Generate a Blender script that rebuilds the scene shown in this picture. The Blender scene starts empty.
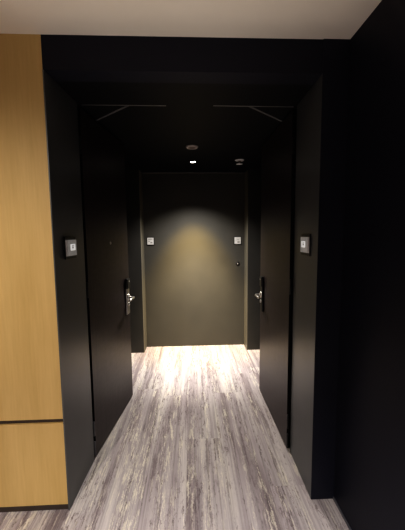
import bpy, bmesh, math
from mathutils import Vector, Matrix

scene = bpy.context.scene
COL = scene.collection

# ------------------------------------------------------------------ helpers
def new_bm():
    return bmesh.new()

def add_box(bm, lo, hi, bevel=0.0, seg=2):
    r = bmesh.ops.create_cube(bm, size=1.0)
    vs = r['verts']
    c = [(lo[i] + hi[i]) / 2 for i in range(3)]
    s = [hi[i] - lo[i] for i in range(3)]
    for v in vs:
        v.co = Vector((c[0] + v.co.x * s[0], c[1] + v.co.y * s[1], c[2] + v.co.z * s[2]))
    if bevel > 0:
        es = list({e for v in vs for e in v.link_edges})
        bmesh.ops.bevel(bm, geom=es, offset=bevel, segments=seg, affect='EDGES', profile=0.5)

def add_prism(bm, pts, z0, z1):
    """vertical prism over a plan polygon"""
    lo = [bm.verts.new((x, y, z0)) for x, y in pts]
    hi = [bm.verts.new((x, y, z1)) for x, y in pts]
    n = len(pts)
    bm.faces.new(list(reversed(lo)))
    bm.faces.new(hi)
    for i in range(n):
        j = (i + 1) % n
        bm.faces.new((lo[i], lo[j], hi[j], hi[i]))

def add_lathe(bm, prof, centre=(0, 0, 0), axis='Z', n=32, smooth=True):
    """prof: list of (radius, height) ; revolved about axis through centre"""
    rings = []
    for r, h in prof:
        ring = []
        if r < 1e-6:
            ring = [bm.verts.new((0, 0, h))]
        else:
            for k in range(n):
                a = 2 * math.pi * k / n
                ring.append(bm.verts.new((r * math.cos(a), r * math.sin(a), h)))
        rings.append(ring)
    faces = []
    for a, b in zip(rings[:-1], rings[1:]):
        if len(a) == 1 and len(b) == 1:
            continue
        for k in range(n):
            k2 = (k + 1) % n
            if len(a) == 1:
                faces.append(bm.faces.new((a[0], b[k2], b[k])))
            elif len(b) == 1:
                faces.append(bm.faces.new((a[k], a[k2], b[0])))
            else:
                faces.append(bm.faces.new((a[k], a[k2], b[k2], b[k])))
    if smooth:
        for f in faces:
            f.smooth = True
    M = Matrix.Identity(4)
    if axis == 'X':
        M = Matrix.Rotation(math.pi / 2, 4, 'Y')
    elif axis == '-Y':
        M = Matrix.Rotation(math.pi / 2, 4, 'X')
    for ring in rings:
        for v in ring:
            v.co = (M @ v.co) + Vector(centre)

def add_tube(bm, path, radii, n=14):
    """smooth tube through path points with a radius at each point, capped"""
    rings = []
    pts = [Vector(p) for p in path]
    up = Vector((0, 0, 1))
    for i, p in enumerate(pts):
        t = (pts[min(i + 1, len(pts) - 1)] - pts[max(i - 1, 0)]).normalized()
        u = up if abs(t.dot(up)) < 0.95 else Vector((0, 1, 0))
        s = t.cross(u).normalized()
        w = s.cross(t).normalized()
        r = radii[i] if isinstance(radii, (list, tuple)) else radii
        rings.append([bm.verts.new(p + s * r * math.cos(2 * math.pi * k / n) + w * r * math.sin(2 * math.pi * k / n)) for k in range(n)])
    for a, b in zip(rings[:-1], rings[1:]):
        for k in range(n):
            f = bm.faces.new((a[k], a[(k + 1) % n], b[(k + 1) % n], b[k]))
            f.smooth = True
    bm.faces.new(list(reversed(rings[0])))
    bm.faces.new(rings[-1])

def obj(name, bm, mat, parent=None):
    bmesh.ops.recalc_face_normals(bm, faces=bm.faces)
    me = bpy.data.meshes.new(name)
    bm.to_mesh(me)
    bm.free()
    o = bpy.data.objects.new(name, me)
    COL.objects.link(o)
    me.materials.append(mat)
    if parent is not None:
        o.parent = parent
    return o

def struct(name, bm, mat):
    o = obj(name, bm, mat)
    o['kind'] = 'structure'
    return o

def tag(o, label, cat, group=None):
    o['label'] = label
    o['category'] = cat
    if group:
        o['group'] = group
    return o

def empty(name, loc, rotz=0.0):
    o = bpy.data.objects.new(name, None)
    COL.objects.link(o)
    o.location = loc
    o.rotation_euler = (0, 0, rotz)
    o.empty_display_size = 0.05
    return o

# ---------------------------------------------------------------- materials
def mat_base(name):
    m = bpy.data.materials.new(name)
    m.use_nodes = True
    nt = m.node_tree
    b = nt.nodes['Principled BSDF']
    return m, nt, b

def N(nt, t, **kw):
    n = nt.nodes.new(t)
    for k, v in kw.items():
        setattr(n, k, v)
    return n

def math_node(nt, op, a, b=None, c=None):
    n = N(nt, 'ShaderNodeMath', operation=op)
    for i, x in enumerate((a, b, c)):
        if x is None:
            continue
        if isinstance(x, (int, float)):
            n.inputs[i].default_value = x
        else:
            nt.links.new(x, n.inputs[i])
    return n.outputs[0]

def ramp(nt, fac, stops, interp='LINEAR'):
    n = N(nt, 'ShaderNodeValToRGB')
    cr = n.color_ramp
    cr.interpolation = interp
    while len(cr.elements) < len(stops):
        cr.elements.new(0.5)
    for e, (p, c) in zip(cr.elements, stops):
        e.position = p
        e.color = (c[0], c[1], c[2], 1) if not isinstance(c, (int, float)) else (c, c, c, 1)
    nt.links.new(fac, n.inputs[0])
    return n.outputs[0]

def mix(nt, fac, a, b, mode='MIX'):
    n = N(nt, 'ShaderNodeMix', data_type='RGBA', blend_type=mode)
    for sock, x in ((n.inputs[0], fac), (n.inputs[6], a), (n.inputs[7], b)):
        if isinstance(x, (int, float)):
            sock.default_value = x
        elif isinstance(x, tuple):
            sock.default_value = (x[0], x[1], x[2], 1)
        else:
            nt.links.new(x, sock)
    return n.outputs[2]

def mapped(nt, scale, coord='Object'):
    tc = N(nt, 'ShaderNodeTexCoord')
    mp = N(nt, 'ShaderNodeMapping')
    mp.inputs['Scale'].default_value = scale
    nt.links.new(tc.outputs[coord], mp.inputs[0])
    return mp.outputs[0]

def noise(nt, vec, scale, detail=3, rough=0.5):
    n = N(nt, 'ShaderNodeTexNoise')
    n.inputs['Scale'].default_value = scale
    n.inputs['Detail'].default_value = detail
    n.inputs['Roughness'].default_value = rough
    nt.links.new(vec, n.inputs['Vector'])
    return n.outputs[0]

def bump(nt, b, h, strength, dist=0.002):
    n = N(nt, 'ShaderNodeBump')
    n.inputs['Strength'].default_value = strength
    n.inputs['Distance'].default_value = dist
    nt.links.new(h, n.inputs['Height'])
    nt.links.new(n.outputs[0], b.inputs['Normal'])

def paint(name, c0, c1, rough, scale=6.0, bumps=0.08, spec=0.5):
    m, nt, b = mat_base(name)
    v = mapped(nt, (1, 1, 1))
    n1 = noise(nt, v, scale, 4)
    nt.links.new(ramp(nt, n1, [(0.3, c0), (0.7, c1)]), b.inputs['Base Color'])
    b.inputs['Roughness'].default_value = rough
    b.inputs['Specular IOR Level'].default_value = spec
    bump(nt, b, noise(nt, v, 220, 2), bumps)
    return m

M = {}
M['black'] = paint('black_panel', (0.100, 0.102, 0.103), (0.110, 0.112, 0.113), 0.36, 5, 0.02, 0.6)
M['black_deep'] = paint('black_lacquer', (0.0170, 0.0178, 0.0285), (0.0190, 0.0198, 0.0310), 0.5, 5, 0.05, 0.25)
M['black_jamb'] = paint('black_jamb_panel', (0.050, 0.048, 0.044), (0.058, 0.055, 0.05), 0.45, 5, 0.03, 0.4)
M['endwall'] = paint('charcoal_end_wall', (0.078, 0.074, 0.066), (0.090, 0.085, 0.074), 0.55, 3, 0.06, 0.3)
M['lit_reveal'] = paint('charcoal_reveal_lit', (0.16, 0.145, 0.115), (0.18, 0.165, 0.13), 0.5, 3, 0.05, 0.3)  # lighter than the jamb front: downlight glow put into the colour
M['vest_ceiling'] = paint('black_ceiling', (0.006, 0.0065, 0.0095), (0.0072, 0.0078, 0.011), 0.5, 5, 0.04, 0.25)
M['beige_ceiling'] = paint('beige_ceiling_paint', (0.80, 0.74, 0.65), (0.83, 0.77, 0.68), 0.8, 2, 0.05)
M['beige_wall'] = paint('beige_wall_paint', (0.20, 0.17, 0.13), (0.23, 0.19, 0.15), 0.7, 2, 0.05)
M['black_metal'] = paint('black_metal', (0.012, 0.012, 0.013), (0.018, 0.018, 0.019), 0.35, 30, 0.03)
M['dark_gap'] = paint('dark_joint', (0.060, 0.044, 0.036), (0.070, 0.052, 0.043), 0.6, 20, 0.03)
M['base_metal'] = paint('grey_baseboard', (0.10, 0.10, 0.11), (0.13, 0.13, 0.14), 0.35, 20, 0.03)

def metal(name, c, rough):
    m, nt, b = mat_base(name)
    v = mapped(nt, (1, 1, 30))
    n1 = noise(nt, v, 30, 3)
    nt.links.new(ramp(nt, n1, [(0.3, tuple(x * 0.85 for x in c)), (0.7, c)]), b.inputs['Base Color'])
    b.inputs['Metallic'].default_value = 1.0
    b.inputs['Roughness'].default_value = rough
    return m
M['chrome'] = metal('satin_chrome', (0.85, 0.83, 0.80), 0.28)
M['steel'] = metal('brushed_steel', (0.62, 0.60, 0.57), 0.38)
M['ceiling_strip'] = metal('grey_strip', (0.55, 0.55, 0.56), 0.45)

M['pale_strip'] = paint('pale_strip', (0.30, 0.30, 0.30), (0.34, 0.34, 0.34), 0.5, 30, 0.02)
M['diag_strip'] = paint('dull_strip', (0.15, 0.15, 0.155), (0.18, 0.18, 0.185), 0.5, 30, 0.02)
M['edge'] = paint('door_edge_gap_shade', (0.006, 0.006, 0.006), (0.008, 0.008, 0.008), 0.6, 30, 0.02, 0.2)
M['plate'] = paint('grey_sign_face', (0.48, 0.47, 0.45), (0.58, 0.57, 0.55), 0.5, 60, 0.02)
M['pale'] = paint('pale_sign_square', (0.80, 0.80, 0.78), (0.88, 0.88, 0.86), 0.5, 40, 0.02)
M['plate_pale'] = paint('pale_grey_sign', (0.62, 0.61, 0.60), (0.70, 0.69, 0.68), 0.5, 40, 0.02)
M['ink'] = paint('dark_ink', (0.03, 0.03, 0.03), (0.05, 0.05, 0.05), 0.6, 40, 0.02)
M['grey_ink'] = paint('grey_ink', (0.26, 0.25, 0.25), (0.30, 0.29, 0.29), 0.6, 40, 0.02)
M['white_plastic'] = paint('off_white_plastic', (0.55, 0.50, 0.47), (0.62, 0.57, 0.53), 0.5, 40, 0.02)
M['brown_plastic'] = paint('grille_plastic', (0.20, 0.16, 0.14), (0.26, 0.21, 0.19), 0.5, 40, 0.02)

def add_emission(m, c, e):
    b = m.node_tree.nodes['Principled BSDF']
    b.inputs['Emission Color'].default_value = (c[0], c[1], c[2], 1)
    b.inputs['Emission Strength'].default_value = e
# emission added to the portal sign faces to make them brighter
add_emission(M['pale'], (1.0, 0.99, 0.97), 0.38)
add_emission(M['plate'], (1.0, 0.98, 0.95), 0.075)
M['sprinkler_white'] = paint('sprinkler_white', (0.82, 0.82, 0.82), (0.88, 0.88, 0.88), 0.4, 40, 0.02)
# pale oak veneer, fine vertical grain
def veneer():
    m, nt, b = mat_base('golden_oak_veneer')
    v = mapped(nt, (1, 1, 0.05))
    g = noise(nt, v, 90, 5, 0.6)
    g2 = noise(nt, mapped(nt, (1, 1, 0.12)), 9, 3)
    c = ramp(nt, g, [(0.3, (0.55, 0.38, 0.155)), (0.7, (0.64, 0.46, 0.205))])
    c = mix(nt, 0.5, c, ramp(nt, g2, [(0.3, (0.53, 0.365, 0.145)), (0.7, (0.67, 0.48, 0.22))]))
    nt.links.new(c, b.inputs['Base Color'])
    b.inputs['Roughness'].default_value = 0.55
    bump(nt, b, g, 0.05)
    return m
M['veneer'] = veneer()

# dark stained door veneer
def door_wood():
    m, nt, b = mat_base('dark_stained_door_veneer')
    g = noise(nt, mapped(nt, (1, 1, 0.03)), 80, 5, 0.65)
    g2 = noise(nt, mapped(nt, (1, 1, 2.5)), 14, 4)
    c = ramp(nt, g, [(0.3, (0.026, 0.019, 0.020)), (0.7, (0.060, 0.046, 0.047))])
    c = mix(nt, 0.35, c, ramp(nt, g2, [(0.3, (0.026, 0.020, 0.020)), (0.7, (0.060, 0.046, 0.046))]))
    nt.links.new(c, b.inputs['Base Color'])
    b.inputs['Roughness'].default_value = 0.36
    b.inputs['Specular IOR Level'].default_value = 0.3
    bump(nt, b, g, 0.12)
    return m
M['door'] = door_wood()

# distressed-timber look carpet planks, running away from the camera
def carpet():
    m, nt, b = mat_base('distressed_plank_carpet')
    tc = N(nt, 'ShaderNodeTexCoord')
    sp = N(nt, 'ShaderNodeSeparateXYZ')
    nt.links.new(tc.outputs['Object'], sp.inputs[0])
    X, Y = sp.outputs[0], sp.outputs[1]
    W, L = 0.25, 1.5
    colf = math_node(nt, 'FLOOR', math_node(nt, 'DIVIDE', math_node(nt, 'ADD', X, 0.055), W))
    wn = N(nt, 'ShaderNodeTexWhiteNoise', noise_dimensions='1D')
    nt.links.new(colf, wn.inputs['W'])
    rowf = math_node(nt, 'FLOOR', math_node(nt, 'ADD', math_node(nt, 'DIVIDE', Y, L), wn.outputs['Value']))
    cv = N(nt, 'ShaderNodeCombineXYZ')
    nt.links.new(colf, cv.inputs[0]); nt.links.new(rowf, cv.inputs[1])
    wh = N(nt, 'ShaderNodeTexWhiteNoise', noise_dimensions='3D')
    nt.links.new(cv.outputs[0], wh.inputs['Vector'])
    h = wh.outputs['Value']
    off = math_node(nt, 'MULTIPLY', h, 37.0)
    def vec(sx, sy):
        c = N(nt, 'ShaderNodeCombineXYZ')
        nt.links.new(math_node(nt, 'MULTIPLY', X, sx), c.inputs[0])
        nt.links.new(math_node(nt, 'MULTIPLY', Y, sy), c.inputs[1])
        nt.links.new(off, c.inputs[2])
        return c.outputs[0]
    # ragged edges: wobble the cross coordinate with a fine noise
    wob = noise(nt, vec(70, 38.0), 1.0, 4, 0.75)
    Xw = math_node(nt, 'ADD', X, math_node(nt, 'MULTIPLY', math_node(nt, 'SUBTRACT', wob, 0.5), 0.030))
    def wvec(sx, sy, seed):
        c = N(nt, 'ShaderNodeCombineXYZ')
        nt.links.new(math_node(nt, 'MULTIPLY', Xw, sx), c.inputs[0])
        nt.links.new(math_node(nt, 'MULTIPLY', Y, sy), c.inputs[1])
        nt.links.new(math_node(nt, 'ADD', off, seed), c.inputs[2])
        return c.outputs[0]
    broad = noise(nt, wvec(9, 0.7, 0.0), 1.0, 4, 0.55)
    base = ramp(nt, broad, [(0.32, (0.26, 0.218, 0.222)), (0.46, (0.39, 0.345, 0.347)),
                            (0.60, (0.51, 0.465, 0.450)), (0.74, (0.60, 0.55, 0.50))])
    # dark weathered bands with torn edges
    dk = ramp(nt, noise(nt, wvec(30, 1.5, 5.3), 1.0, 4, 0.65), [(0.37, 1.0), (0.42, 0.0)])
    base = mix(nt, math_node(nt, 'MULTIPLY', dk, 0.6), base, (0.165, 0.130, 0.132))
    # short dark flecks, gathered in bands
    band = ramp(nt, noise(nt, wvec(16, 1.1, 21.0), 1.0, 3, 0.6), [(0.44, 0.0), (0.58, 1.0)])
    fl = ramp(nt, noise(nt, wvec(120, 14.0, 9.1), 1.0, 3, 0.65), [(0.38, 1.0), (0.46, 0.0)])
    base = mix(nt, math_node(nt, 'MULTIPLY', math_node(nt, 'MULTIPLY', fl, band), 0.8), base, (0.165, 0.13, 0.13))
    # cream scratches, broken up, gathered in other bands
    band2 = ramp(nt, noise(nt, wvec(20, 0.9, 33.0), 1.0, 3, 0.6), [(0.46, 0.0), (0.60, 1.0)])
    sc = ramp(nt, noise(nt, wvec(130, 8.0, 13.7), 1.0, 3, 0.65), [(0.51, 0.0), (0.57, 1.0)])
    base = mix(nt, math_node(nt, 'MULTIPLY', math_node(nt, 'MULTIPLY', sc, band2), 0.8), base, (0.70, 0.645, 0.545))
    # fine cut-pile ribs, a few per centimetre of plank
    fine = noise(nt, vec(125, 0.6), 1.0, 2, 0.6)
    rib = ramp(nt, fine, [(0.36, 0.78), (0.5, 1.0), (0.64, 1.10)])
    base = mix(nt, 0.85, base, rib, 'MULTIPLY')
    # plank to plank value
    val = math_node(nt, 'ADD', math_node(nt, 'MULTIPLY', h, 0.18), 0.87)
    cvv = N(nt, 'ShaderNodeCombineXYZ')
    for i in range(3):
        nt.links.new(val, cvv.inputs[i])
    base = mix(nt, 1.0, base, cvv.outputs[0], 'MULTIPLY')
    nt.links.new(base, b.inputs['Base Color'])
    b.inputs['Roughness'].default_value = 0.85
    b.inputs['Specular IOR Level'].default_value = 0.25
    bump(nt, b, fine, 0.35, 0.003)
    return m
M['carpet'] = carpet()

def glow(name, c, s):
    m, nt, b = mat_base(name)
    n1 = noise(nt, mapped(nt, (1, 1, 1)), 40, 2)
    nt.links.new(ramp(nt, n1, [(0.2, tuple(x * 0.95 for x in c)), (0.8, c)]), b.inputs['Emission Color'])
    b.inputs['Emission Strength'].default_value = s
    return m
M['lamp'] = glow('lamp_lens', (1.0, 0.93, 0.80), 12.0)

# ------------------------------------------------------------ measurements
XL, XR = -0.682, 0.652          # inner faces of the portal
DFL, DFR = 1.580, 1.573         # front of the portal, left and right
DB = 1.972                      # back of the portal
HC, HV = 2.440, 2.283           # corridor ceiling, vestibule ceiling
XW = 0.784                      # corridor right wall
DJ, DE = 3.836, 4.035           # end jambs, end wall
JL, JR = -0.627, 0.690          # end recess

# ----------------------------------------------------------------- setting
bm = new_bm(); add_box(bm, (-3.2, -2.6, -0.05), (1.6, 4.3, 0.0))
struct('floor', bm, M['carpet'])

bm = new_bm(); add_box(bm, (-3.2, -2.6, HC), (XW + 0.1, DFL + 0.01, HC + 0.08))
struct('ceiling', bm, M['beige_ceiling'])

bm = new_bm(); add_box(bm, (-1.1, DFL + 0.01, HV), (1.1, 4.25, HV + 0.06))
struct('ceiling_vestibule', bm, M['vest_ceiling'])

# black header above the opening: covers the step between the ceilings
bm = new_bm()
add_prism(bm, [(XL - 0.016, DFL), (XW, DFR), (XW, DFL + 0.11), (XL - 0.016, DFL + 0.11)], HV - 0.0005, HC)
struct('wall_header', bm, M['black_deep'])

# timber clad wall facing the camera on the left: backing, two panels, plinth
wt = empty('wall_left', (-1.9, DFL, 0)); wt['kind'] = 'structure'
def wl(name, lo, hi, m, bev=0.0):
    bm = new_bm()
    add_box(bm, (lo[0] + 1.9, lo[1] - DFL, lo[2]), (hi[0] + 1.9, hi[1] - DFL, hi[2]), bev)
    return obj(name, bm, m, wt)
wl('backing', (-3.2, DFL + 0.012, 0), (XL - 0.018, DFL + 0.09, HC), M['dark_gap'])
wl('wood_panel', (-3.2, DFL, 0.529), (XL - 0.0165, DFL + 0.012, HC), M['veneer'])
wl('wood_panel', (-3.2, DFL, 0.034), (XL - 0.0165, DFL + 0.012, 0.505), M['veneer'])
wl('plinth', (-3.2, DFL + 0.004, 0), (XL - 0.0165, DFL + 0.012, 0.030), M['dark_gap'])

# portal sides
bm = new_bm(); add_prism(bm, [(XL - 0.016, DFL - 0.004), (XL - 0.010, DFL - 0.004), (XL + 0.0075, DB - 0.016), (XL - 0.20, DB - 0.016), (XL - 0.20, DFL + 0.1), (XL - 0.016, DFL + 0.1)], 0, HV)
struct('wall_left_portal', bm, M['black'])
bm = new_bm(); add_prism(bm, [(XR, DFR), (XR + 0.004, DB - 0.016), (XW + 0.10, DB - 0.016), (XW + 0.10, DFR)], 0, HV)
ob = struct('wall_right_portal', bm, M['black'])
# front face of the right portal is the darker lacquer
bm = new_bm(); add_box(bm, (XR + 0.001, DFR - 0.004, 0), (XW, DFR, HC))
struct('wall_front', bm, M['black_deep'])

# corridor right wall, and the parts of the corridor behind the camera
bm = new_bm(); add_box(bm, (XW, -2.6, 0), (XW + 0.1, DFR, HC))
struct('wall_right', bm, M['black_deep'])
bm = new_bm(); add_box(bm, (XW - 0.006, -2.6, 0), (XW, DFR - 0.004, 0.012))
struct('baseboard_right', bm, M['base_metal'])
bm = new_bm(); add_box(bm, (-3.3, -2.7, 0), (XW + 0.1, -2.6, HC))
struct('wall_back', bm, M['beige_wall'])
bm = new_bm(); add_box(bm, (-3.3, -2.6, 0), (-3.2, DFL + 0.09, HC))
struct('wall_far_left', bm, M['beige_wall'])

def lit_reveal(o):
    o.data.materials.append(M['lit_reveal'])
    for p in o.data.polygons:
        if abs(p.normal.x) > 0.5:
            p.material_index = 1  # sideways jamb faces take the colour with the lamp light painted in

# vestibule side walls behind the doors, jambs, end wall
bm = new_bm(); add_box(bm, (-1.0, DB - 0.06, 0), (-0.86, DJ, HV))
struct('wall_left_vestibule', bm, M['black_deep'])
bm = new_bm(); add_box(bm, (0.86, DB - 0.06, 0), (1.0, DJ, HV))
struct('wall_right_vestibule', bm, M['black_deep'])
bm = new_bm(); add_prism(bm, [(-1.0, DJ), (JL - 0.006, DJ), (JL, DJ + 0.012), (JL + 0.002, DE), (-1.0, DE)], 0, HV)
lit_reveal(struct('wall_left_jamb', bm, M['black_jamb']))
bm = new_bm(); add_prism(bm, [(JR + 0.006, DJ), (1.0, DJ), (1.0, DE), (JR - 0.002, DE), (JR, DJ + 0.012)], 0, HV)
lit_reveal(struct('wall_right_jamb', bm, M['black_jamb']))
bm = new_bm(); add_box(bm, (-1.0, DE, 0), (1.0, DE + 0.1, HV))
struct('wall_end', bm, M['endwall'])

# thin grey strips let into the vestibule ceiling
def strip(n, a, b, w=0.006, m='ceiling_strip'):
    a, b = Vector(a), Vector(b)
    d = (b - a).normalized(); s = Vector((-d.y, d.x)) * w / 2
    bm = new_bm()
    add_prism(bm, [tuple(a + s), tuple(b + s), tuple(b - s), tuple(a - s)], HV - 0.003, HV + 0.002)
    struct(n, bm, M[m])
strip('trim_1', (-0.655, 1.972), (-0.148, 1.972))
strip('trim_2', (-0.377, 1.975), (-0.684, 2.262), 0.015, 'diag_strip')
strip('trim_3', (0.140, 1.964), (0.640, 1.970))
strip('trim_4', (0.367, 1.972), (0.682, 2.254), 0.015, 'diag_strip')
strip('trim_5', (JL + 0.004, DE - 0.006), (JR - 0.004, DE - 0.006), 0.012, 'pale_strip')

# ------------------------------------------------------------------- doors
# door leaf in its own frame: +Y along the leaf from the hinge side, the seen
# face is the plane x = 0 and looks towards s * X
def make_door(name, loc, rotz, s, width, viewer_y, lock_y):
    bm = new_bm()
    x0, x1 = (-0.045, 0.0) if s > 0 else (0.0, 0.045)
    add_box(bm, (x0, 0, 0.012), (x1, width, HV - 0.012), 0.002, 2)
    d = obj(name, bm, M['door'])
    d.location = loc; d.rotation_euler = (0, 0, rotz)
    d['kind'] = 'structure'
    d.data.materials.append(M['edge'])
    for p in d.data.polygons:
        if p.normal.y < -0.5:
            p.material_index = 1  # hinge edge painted black, standing in for shade in the gap
    # hinges at the near edge
    for z in (0.07, 0.21, 1.15, 2.05):
        bm = new_bm()
        add_lathe(bm, [(0, -0.05), (0.006, -0.05), (0.007, -0.047), (0.007, 0.047), (0.006, 0.05), (0, 0.05)], (-s * 0.004, -0.008, z), 'Z', 14)
        obj('hinge', bm, M['base_metal'] if z < 0.3 and s > 0 else M['black_metal'], d)
    # electronic lock: tall rounded plate with a black reader head, lever below it
    bm = new_bm()
    add_box(bm, (min(0, s * 0.016), lock_y - 0.036, 0.805), (max(0, s * 0.016), lock_y + 0.036, 1.045), 0.007, 3)
    lk = obj('lock_plate', bm, M['steel'] if s > 0 else M['black_metal'], d)  # same plate on both doors; black on the right paints its unlit face
    bm = new_bm()
    add_box(bm, (min(0, s * 0.024), lock_y - 0.038, 1.030), (max(0, s * 0.024), lock_y + 0.038, 1.120), 0.009, 3)
    obj('card_reader', bm, M['black_metal'], lk)
    bm = new_bm()
    add_lathe(bm, [(0, 0), (0.006, 0), (0.006, 0.003), (0, 0.004)], (s * 0.0235, lock_y + 0.006, 1.095), 'X', 14)
    if s < 0:
        for v in bm.verts:
            v.co.x = -0.0235 - (v.co.x + 0.0235)
    obj('indicator', bm, M['chrome'], lk)
    # lever: rose, neck, grip turned back towards the hinges
    bm = new_bm()
    add_lathe(bm, [(0, 0.014), (0.028, 0.014), (0.028, 0.020), (0.024, 0.024), (0.011, 0.026)], (0, lock_y, 0.955), 'X', 28)
    for v in bm.verts:
        v.co.x *= s
    obj('rose', bm, M['chrome'], lk)
    bm = new_bm()
    add_tube(bm, [(s * 0.018, lock_y, 0.955), (s * 0.050, lock_y, 0.955), (s * 0.062, lock_y - 0.004, 0.955),
                  (s * 0.067, lock_y - 0.016, 0.955), (s * 0.067, lock_y - 0.06, 0.954), (s * 0.066, lock_y - 0.112, 0.952), (s * 0.064, lock_y - 0.120, 0.952)],
             [0.0105, 0.0105, 0.0108, 0.0108, 0.0102, 0.0095, 0.006], 14)
    obj('lever', bm, M['chrome'], lk)
    # thumb turn below the lever
    bm = new_bm()
    add_lathe(bm, [(0, 0.014), (0.014, 0.014), (0.014, 0.022), (0.012, 0.025), (0, 0.025)], (0, lock_y, 0.895), 'X', 20)
    for v in bm.verts:
        v.co.x *= s
    obj('keyhole', bm, M['chrome'], lk)
    # door viewer
    if viewer_y is not None:
        bm = new_bm()
        add_lathe(bm, [(0, 0.0), (0.011, 0.0), (0.011, 0.003), (0.008, 0.0055), (0.004, 0.004), (0, 0.003)], (0, viewer_y, 1.44), 'X', 24)
        for v in bm.verts:
            v.co.x *= s
        obj('door_viewer', bm, M['chrome'], d)
    return d

aL = math.atan2(0.095, 0.791)
make_door('door_1', (-0.668, 1.978, 0), -aL, 1, 0.797, 0.395, 0.722)
aR = math.atan2(0.010, 0.825)
make_door('door_2', (0.638, 1.979, 0), aR, -1, 0.825, None, 0.722)

# ---------------------------------------------------------- signs on portal
def portal_sign(loc, rotz, s, label):
    t = empty('room_sign', loc, rotz)
    t.scale = (1, 0.84, 0.92)
    tag(t, label, 'sign', 'room signs on the portal')
    def P(name, y0, y1, z0, z1, d0, d1, m, parent=t, bev=0.0):
        bm = new_bm()
        add_box(bm, (min(s * d0, s * d1), y0, z0), (max(s * d0, s * d1), y1, z1), bev)
        return obj(name, bm, m, parent)
    P('backplate', -0.082, 0.082, -0.068, 0.064, 0.0, 0.006, M['black_metal'], bev=0.002)
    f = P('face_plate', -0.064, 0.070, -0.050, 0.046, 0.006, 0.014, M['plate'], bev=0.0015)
    P('bright_edge', -0.076, -0.066, -0.050, 0.046, 0.006, 0.013, M['plate_pale'], bev=0.001)
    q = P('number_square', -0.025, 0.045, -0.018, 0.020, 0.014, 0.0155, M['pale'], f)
    # small dark marks inside the pale square
    bm = new_bm()
    for (y0, y1, z0, z1) in ((-0.004, 0.000, -0.010, 0.012), (0.014, 0.018, -0.010, 0.012), (-0.004, 0.018, 0.008, 0.012), (0.000, 0.014, -0.003, 0.001)):
        add_box(bm, (min(s * 0.0155, s * 0.0162), y0, z0), (max(s * 0.0155, s * 0.0162), y1, z1))
    obj('number', bm, M['grey_ink'], f)
    return t
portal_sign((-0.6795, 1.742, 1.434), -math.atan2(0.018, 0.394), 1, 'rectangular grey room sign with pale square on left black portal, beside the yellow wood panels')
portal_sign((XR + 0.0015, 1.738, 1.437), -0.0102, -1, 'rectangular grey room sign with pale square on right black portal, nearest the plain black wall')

# ------------------------------------------------- small plates on end wall
def end_sign(x, z, label, marks):
    t = empty('wall_plate', (x, DE, z))
    tag(t, label, 'sign', 'square plates on the end wall')
    bm = new_bm(); add_box(bm, (-0.050, -0.006, -0.054), (0.050, 0.0, 0.054), 0.002)
    obj('backplate', bm, M['black_metal'], t)
    bm = new_bm(); add_box(bm, (-0.042, -0.012, -0.045), (0.042, -0.006, 0.045), 0.0015)
    f = obj('face_plate', bm, M['plate_pale'], t)
    bm = new_bm()
    for x0, x1, z0, z1 in marks:
        add_box(bm, (x0, -0.0128, z0), (x1, -0.012, z1))
    obj('lettering', bm, M['grey_ink'], f)
    return t
end_sign(-0.541, 1.417, 'small square pale plate on the end wall, left of the lit patch',
         [(-0.026, 0.024, 0.020, 0.026), (-0.026, -0.004, -0.006, 0.000), (0.000, 0.026, -0.026, -0.012)])
end_sign(0.597, 1.415, 'small square pale plate on the end wall above the tiny round button',
         [(-0.010, 0.020, 0.006, 0.012), (-0.004, 0.026, -0.028, -0.012)])

t = empty('wall_button', (0.600, DE, 1.108))
tag(t, 'tiny round dark button with shiny centre on the end wall below the right square plate', 'button')
bm = new_bm(); add_lathe(bm, [(0, 0), (0.026, 0), (0.026, 0.004), (0.022, 0.007), (0.010, 0.007)], (0, 0, 0), '-Y', 28)
obj('rim', bm, M['black_metal'], t)
bm = new_bm(); add_lathe(bm, [(0.0095, 0.004), (0.0095, 0.010), (0.006, 0.014), (0, 0.015)], (0, 0, 0), '-Y', 20)
obj('knob', bm, M['chrome'], t)

# ---------------------------------------------------------- ceiling fittings
def flip(bm):
    for v in bm.verts:
        v.co.z = -v.co.z

t = empty('ceiling_light', (0.021, 3.42, HV))
tag(t, 'small round lit downlight in the black ceiling, in front of the end wall', 'light')
bm = new_bm(); add_lathe(bm, [(0.030, 0.0), (0.042, 0.0), (0.041, 0.006), (0.034, 0.0085), (0.030, 0.006), (0.030, 0.0)], n=36); flip(bm)
obj('trim_ring', bm, M['black_metal'], t)
bm = new_bm(); add_lathe(bm, [(0, 0.0), (0.0295, 0.0), (0.0295, 0.004), (0.022, 0.007), (0.010, 0.0085), (0, 0.009)], n=36); flip(bm)
obj('lens', bm, M['lamp'], t)

t = empty('ceiling_speaker', (0.010, 2.85, HV))
tag(t, 'flat round greyish disc on the black ceiling, nearest the camera of the three fittings', 'ceiling disc')
bm = new_bm(); add_lathe(bm, [(0, 0.0), (0.056, 0.0), (0.056, 0.006), (0.050, 0.013), (0.040, 0.015), (0.036, 0.012)], n=40); flip(bm)
obj('rim', bm, M['white_plastic'], t)
bm = new_bm(); add_lathe(bm, [(0.036, 0.008), (0.036, 0.012), (0.024, 0.017), (0, 0.019)], n=40); flip(bm)
obj('cover', bm, M['brown_plastic'], t)

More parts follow.
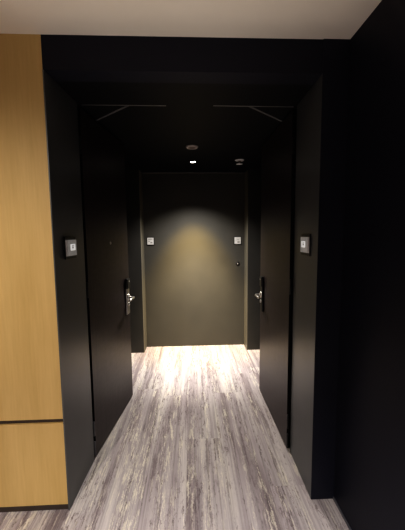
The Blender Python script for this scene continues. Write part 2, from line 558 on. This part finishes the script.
t = empty('ceiling_sprinkler', (0.515, 3.348, HV))
tag(t, 'small round pale grey sprinkler head on the black ceiling, right of the lit downlight', 'sprinkler')
bm = new_bm(); add_lathe(bm, [(0, 0.0), (0.050, 0.0), (0.050, 0.003), (0.044, 0.008), (0.024, 0.012), (0.018, 0.012)], n=36); flip(bm)
obj('escutcheon', bm, M['sprinkler_white'], t)
bm = new_bm(); add_lathe(bm, [(0.017, 0.010), (0.017, 0.022), (0.010, 0.028), (0, 0.028)], n=24); flip(bm)
obj('body', bm, M['brown_plastic'], t)
bm = new_bm(); add_lathe(bm, [(0, 0.026), (0.006, 0.026), (0.006, 0.040), (0.036, 0.041), (0.036, 0.044), (0.010, 0.046), (0, 0.046)], n=36); flip(bm)
obj('deflector', bm, M['sprinkler_white'], t)

# ------------------------------------------------------------------ lights
def spot(name, loc, power, color, size, blend, radius, aim=None):
    l = bpy.data.lights.new(name, 'SPOT')
    l.energy = power; l.color = color
    l.spot_size = math.radians(size); l.spot_blend = blend; l.shadow_soft_size = radius
    o = bpy.data.objects.new(name, l)
    COL.objects.link(o)
    o.location = loc
    if aim:
        o.rotation_euler = (Vector(aim) - Vector(loc)).to_track_quat('-Z', 'Y').to_euler()
    return o
spot('downlight_wide', (0.021, 3.42, HV - 0.03), 165, (1.0, 0.96, 0.90), 117, 1.0, 0.02)
spot('downlight_beam', (0.021, 3.42, HV - 0.03), 260, (1.0, 0.95, 0.87), 60, 1.0, 0.02, (0.07, 3.66, 0))
spot('downlight_gold', (0.021, 3.42, HV - 0.03), 190, (1.0, 0.69, 0.16), 56, 1.0, 0.02, (0.015, DE, 0.50))
spot('corridor_wall_washer', (-1.15, -0.35, HC - 0.02), 125, (1.0, 0.93, 0.84), 84, 1.0, 0.04, (-1.0, DFL, 0.35))
spot('corridor_downlight', (-0.15, -0.6, HC - 0.02), 620, (1.0, 0.97, 0.97), 108, 1.0, 0.04)
# unseen upward spot, added to brighten the pale corridor ceiling
spot('ceiling_fill', (-0.1, 0.75, 0.7), 24, (1.0, 0.93, 0.83), 60, 1.0, 0.15, (-0.1, 1.05, HC))

w = bpy.data.worlds.new('World'); scene.world = w
w.use_nodes = True
w.node_tree.nodes['Background'].inputs[0].default_value = (0.02, 0.02, 0.022, 1)
w.node_tree.nodes['Background'].inputs[1].default_value = 0.1

# ------------------------------------------------------------------ camera
f_px, pitch, yaw, roll = 307.41, 0.1013, 0.0458, 0.0088
fwd = Vector((math.sin(yaw) * math.cos(pitch), math.cos(yaw) * math.cos(pitch), -math.sin(pitch)))
right = Vector((math.cos(yaw), -math.sin(yaw), 0))
down = fwd.cross(right)
r2 = right * math.cos(roll) + down * math.sin(roll)
d2 = -right * math.sin(roll) + down * math.cos(roll)
cd = bpy.data.cameras.new('Camera')
cam = bpy.data.objects.new('Camera', cd)
COL.objects.link(cam)
mw = Matrix.Identity(4)
for i in range(3):
    mw[i][0] = r2[i]; mw[i][1] = -d2[i]; mw[i][2] = -fwd[i]
mw[2][3] = 1.5
cam.matrix_world = mw
cd.sensor_fit = 'HORIZONTAL'
cd.sensor_width = 36.0
cd.lens = f_px / 405.0 * 36.0
cd.shift_x = (202.5 - 206.5) / 405.0
cd.shift_y = -(265.0 - 264.5) / 405.0 * -1
cd.clip_start = 0.02
scene.camera = cam

scene.view_settings.view_transform = 'Standard'
scene.view_settings.look = 'High Contrast'
scene.view_settings.exposure = 0.0
scene.cycles.use_denoising = True
scene.cycles.max_bounces = 10
scene.cycles.diffuse_bounces = 6
